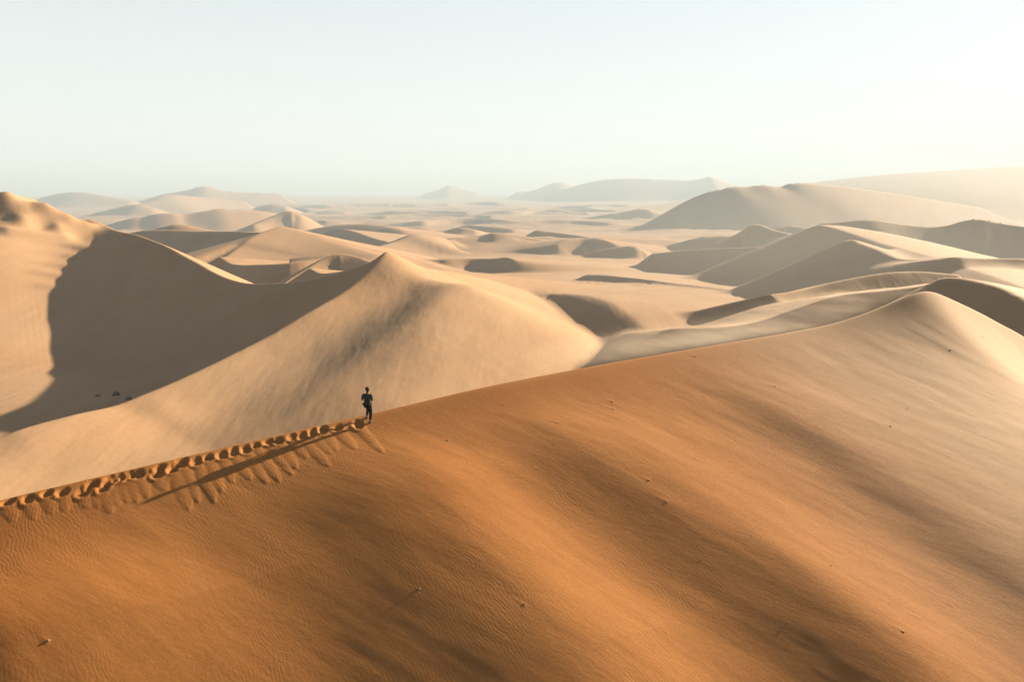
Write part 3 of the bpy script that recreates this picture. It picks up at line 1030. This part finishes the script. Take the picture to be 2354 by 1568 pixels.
def stone(px, py, size, label, tail=True, grp='stones half buried in the near slope'):
    size *= 0.62
    q_ = near_hit(px, py)
    x_, y_ = sd_xy(q_[0], max(q_[1], 0.1))
    e_ = 0.25
    z_ = ground_z(x_, y_)
    nrm = Vector((-(ground_z(x_ + e_, y_) - ground_z(x_ - e_, y_)) / (2 * e_), -(ground_z(x_, y_ + e_) - ground_z(x_, y_ - e_)) / (2 * e_), 1)).normalized()
    sdn = int(px * 7 + py)
    o = bpy.data.objects.new('stone', rock_mesh('stone', sdn, size, 0.55, 2, M_STONE))
    link(o)
    # long axis lies along the wind, which blew obliquely down the face
    w2 = CRD * 0.60 + CRN * 0.80
    wv = Vector((w2[0], w2[1], 0))
    wv = (wv - nrm * wv.dot(nrm)).normalized()
    m3 = Matrix((wv, nrm.cross(wv), nrm)).transposed()
    o.matrix_world = Matrix.Translation((x_, y_, z_ - size * 0.05)) @ m3.to_4x4()
    o['label'] = label
    o['category'] = 'stone'
    o['group'] = grp
    return o


stone(2258, 777, 0.12, 'brown stone near the top right edge, just below the summit shoulder')
stone(2184, 807, 0.10, 'small stone high on the bright slope, second below the summit')
stone(1787, 825, 0.06, 'tiny stone just under the blown crest, right of the centre')
stone(1598, 819, 0.09, 'stone with a long sand tail closest under the crest, right of the walker')
stone(1781, 893, 0.10, 'pale stone at the end of a long faint sand tail on the upper bright slope')
stone(2086, 941, 0.08, 'small stone ending a dark streak on the right slope')
stone(2146, 908, 0.05, 'tiny speck of stone on the pale upper right slope')
stone(2276, 932, 0.05, 'tiny stone by the right edge, upper slope')
stone(2047, 986, 0.11, 'brown stone alone in the middle of the right slope')
stone(1407, 926, 0.12, 'upper of two close stones under the crest right of the walker')
stone(1409, 947, 0.09, 'lower of two close stones under the crest right of the walker')
stone(1156, 934, 0.08, 'thin stone just below the crest, first to the right of the walker')
stone(1283, 991, 0.08, 'small stone below the rippled patch under the crest')
stone(1273, 1050, 0.06, 'tiny stone at the head of the long dark streak in the middle')
stone(1030, 1031, 0.08, 'stone with a thin tail downslope of the walker to the right')
stone(1037, 1072, 0.06, 'tiny stone downslope of the walker, lowest of the little line')
stone(1490, 1139, 0.10, 'upper stone of the slanting pair in the middle of the slope')
stone(1532, 1190, 0.10, 'lower stone of the slanting pair in the middle of the slope')
stone(1906, 1337, 0.08, 'pale stone on the orange lower right slope', tail=False)
stone(1609, 1316, 0.07, 'small pale stone beside the dark streak, lower middle', tail=False)
stone(1807, 1464, 0.07, 'pale stone with a dark shadow near the bottom, right of the middle')
stone(2071, 1498, 0.12, 'pale stone with a long tail near the bottom right corner')
stone(2039, 1424, 0.06, 'tiny stone above the pale stone near the bottom right corner')
stone(965, 1415, 0.09, 'pale stone in the broad dark hollow near the bottom', tail=False)
stone(1206, 1459, 0.08, 'thin stone at the right edge of the dark hollow near the bottom')
stone(122, 1558, 0.10, 'pale stone in the ripples at the bottom left corner')
stone(631, 1027, 0.08, 'whitish pebble lying among the footprints', tail=False)

for (x_, y_), sz, lb in (((-77, 139), 1.2, 'largest of the dark rocks in the shaded hollow at left'),
                         ((-73.5, 137.0), 0.8, 'right-hand dark rock in the shaded hollow at left'),
                         ((-80, 138.0), 0.7, 'left-hand dark rock in the shaded hollow at left')):
    o = bpy.data.objects.new('rock', rock_mesh('rock', int(x_ * 13), sz, 0.45, 3, M_ROCK))
    link(o)
    o.location = (x_, y_, ground_z(x_, y_) + sz * 0.08)
    o.rotation_euler = (0, 0, x_)
    o['label'] = lb
    o['category'] = 'rock'
    o['group'] = 'dark rocks in the shaded hollow'
for px_, sz, lb in ((2237, 0.6, 'dark rock on the tip of the far right ridge against the pale plain'),
                    (2275, 0.45, 'flat dark rock just right of the far right ridge tip'),
                    (2302, 0.5, 'small dark rock near the right edge on the far ridge')):
    x_, y_, z_ = at(px_, 505, float(far_y(456)))
    ys_ = np.linspace(y_ - 30, y_ + 30, 121)
    zz_ = np.array([ground_z(x_ * t_ / y_, t_) for t_ in ys_])
    i_ = int(np.argmax(zz_ / ys_))
    o = bpy.data.objects.new('rock', rock_mesh('rock', px_, sz, 0.7, 3, M_ROCK))
    link(o)
    o.location = (x_ * ys_[i_] / y_, ys_[i_], zz_[i_] + sz * 0.25)
    o['label'] = lb
    o['category'] = 'rock'
    o['group'] = 'rocks on the far right ridge'

# ------------------------------------------------------------------ sand blowing over the crests
def blown_sand(origin, along, s0, s1, back, zline, amount, label, thick=0.22, grow=0.055, dip=0.16):
    """a veil of drifting sand streaming off a crest; zline = (z at s0, slope, second start, second slope)"""
    me = bpy.data.meshes.new('blowing_sand')
    bm = bmesh.new()
    z0 = zline[0] - 0.4 - dip * back - 4
    zt = max(zline[0], zline[0] + zline[1] * (s1 - s0) + zline[3] * max(0, s1 - zline[2])) + 2.2
    bmesh.ops.create_cube(bm, size=1)
    for v in bm.verts:
        v.co = Vector((s0 - 1 if v.co.x < 0 else s1 + 1, -0.8 if v.co.y < 0 else back, z0 if v.co.z < 0 else zt))
    bm.to_mesh(me)
    bm.free()
    o = bpy.data.objects.new('blowing_sand', me)
    link(o)
    o.location = (origin[0], origin[1], 0)
    o.rotation_euler = (0, 0, math.atan2(along[1], along[0]))
    o['kind'] = 'stuff'
    o['label'] = label
    m = bpy.data.materials.new('blowing_sand')
    m.use_nodes = True
    global nt
    keep, nt = nt, m.node_tree
    nt.nodes.clear()
    tc_ = nd_('ShaderNodeTexCoord')
    sp_ = nd_('ShaderNodeSeparateXYZ')
    nt.links.new(tc_.outputs['Object'], sp_.inputs[0])
    s_, d_, z_ = sp_.outputs
    zc = mth('ADD', mth('MULTIPLY_ADD', mth('SUBTRACT', s_, s0), zline[1], zline[0]), mth('MULTIPLY', mth('MAXIMUM', mth('SUBTRACT', s_, zline[2]), 0.0), zline[3]))
    db = mth('MAXIMUM', d_, 0.0)
    zr_ = mth('SUBTRACT', z_, mth('SUBTRACT', zc, mth('MULTIPLY', db, dip)))
    th = mth('MULTIPLY_ADD', db, grow, thick)
    e_ = mth('DIVIDE', zr_, th)
    sheet = mth('EXPONENT', mth('MULTIPLY', mth('MULTIPLY', e_, e_), -1.0))
    fade = mth('MULTIPLY', rmp(d_, -0.5, 0.6), mth('MULTIPLY', rmp(d_, back, back * 0.1), mth('MULTIPLY', rmp(s_, s0 - 1, s0 + (s1 - s0) * 0.3), rmp(s_, s1 + 1, s1 - (s1 - s0) * 0.12))))
    mpv = nd_('ShaderNodeMapping')
    mpv.inputs['Rotation'].default_value = (0, 0, math.radians(-38))
    mpv.inputs['Scale'].default_value = (0.55, 0.09, 0.8)
    nt.links.new(tc_.outputs['Object'], mpv.inputs['Vector'])
    st = rmp(noise(mpv.outputs[0], 1.6, 3, 0.6), 0.36, 0.70)
    dens = mth('MULTIPLY', mth('MULTIPLY', sheet, fade), mth('MULTIPLY', mth('MULTIPLY_ADD', st, 0.85, 0.15), amount))
    vo_ = nd_('ShaderNodeVolumePrincipled')
    vo_.inputs['Color'].default_value = (0.66, 0.57, 0.47, 1)
    vo_.inputs['Anisotropy'].default_value = 0.2
    nt.links.new(dens, vo_.inputs['Density'])
    oo_ = nd_('ShaderNodeOutputMaterial')
    nt.links.new(vo_.outputs[0], oo_.inputs['Volume'])
    nt = keep
    me.materials.append(m)
    return o


blown_sand(CR0, CRD, 11.0, 46.0, 15.0, (-9.75, 0.022, 35.0, 0.17), 0.075, 'thin veil of sand blowing over the near crest below the summit')

def dust(loc, size, rot, amount, label):
    """a soft drift of airborne dust, thickest in its middle"""
    me = bpy.data.meshes.new('drifting_dust')
    bm = bmesh.new()
    bmesh.ops.create_icosphere(bm, subdivisions=3, radius=1.0)
    bm.to_mesh(me)
    bm.free()
    o = bpy.data.objects.new('drifting_dust', me)
    link(o)
    o.location, o.scale, o.rotation_euler = loc, size, (0, 0, rot)
    o['kind'] = 'stuff'
    o['label'] = label
    m = bpy.data.materials.new('drifting_dust')
    m.use_nodes = True
    global nt
    keep, nt = nt, m.node_tree
    nt.nodes.clear()
    tc_ = nd_('ShaderNodeTexCoord')
    ln_ = nd_('ShaderNodeVectorMath', operation='LENGTH')
    nt.links.new(tc_.outputs['Object'], ln_.inputs[0])
    den = mth('MULTIPLY', rmp(ln_.outputs['Value'], 1.0, 0.15), amount)
    vo_ = nd_('ShaderNodeVolumePrincipled')
    vo_.inputs['Color'].default_value = (0.36, 0.37, 0.36, 1)
    nt.links.new(den, vo_.inputs['Density'])
    oo_ = nd_('ShaderNodeOutputMaterial')
    nt.links.new(vo_.outputs[0], oo_.inputs['Volume'])
    nt = keep
    me.materials.append(m)
    return o


dust((115, 265, -22), (150, 170, 30), math.radians(-20), 0.0016, 'pale dust drifting over the dunes on the right')

# ------------------------------------------------------------------ haze
if USE_HAZE:
    bm = bmesh.new()
    bmesh.ops.create_cube(bm, size=1)
    for v in bm.verts:
        v.co.x *= 60000
        v.co.y *= 60000
        v.co.z = -115 if v.co.z < 0 else 150
    me = bpy.data.meshes.new('haze')
    bm.to_mesh(me)
    haze = bpy.data.objects.new('haze', me)
    scene.collection.objects.link(haze)
    haze['kind'] = 'stuff'
    hm = bpy.data.materials.new('haze')
    hm.use_nodes = True
    hn = hm.node_tree
    hn.nodes.clear()
    vo = hn.nodes.new('ShaderNodeVolumePrincipled')
    vo.inputs['Color'].default_value = (0.30, 0.375, 0.445, 1)
    vo.inputs['Density'].default_value = 0.00025
    vo.inputs['Anisotropy'].default_value = 0.07
    oo = hn.nodes.new('ShaderNodeOutputMaterial')
    hn.links.new(vo.outputs[0], oo.inputs['Volume'])
    me.materials.append(hm)
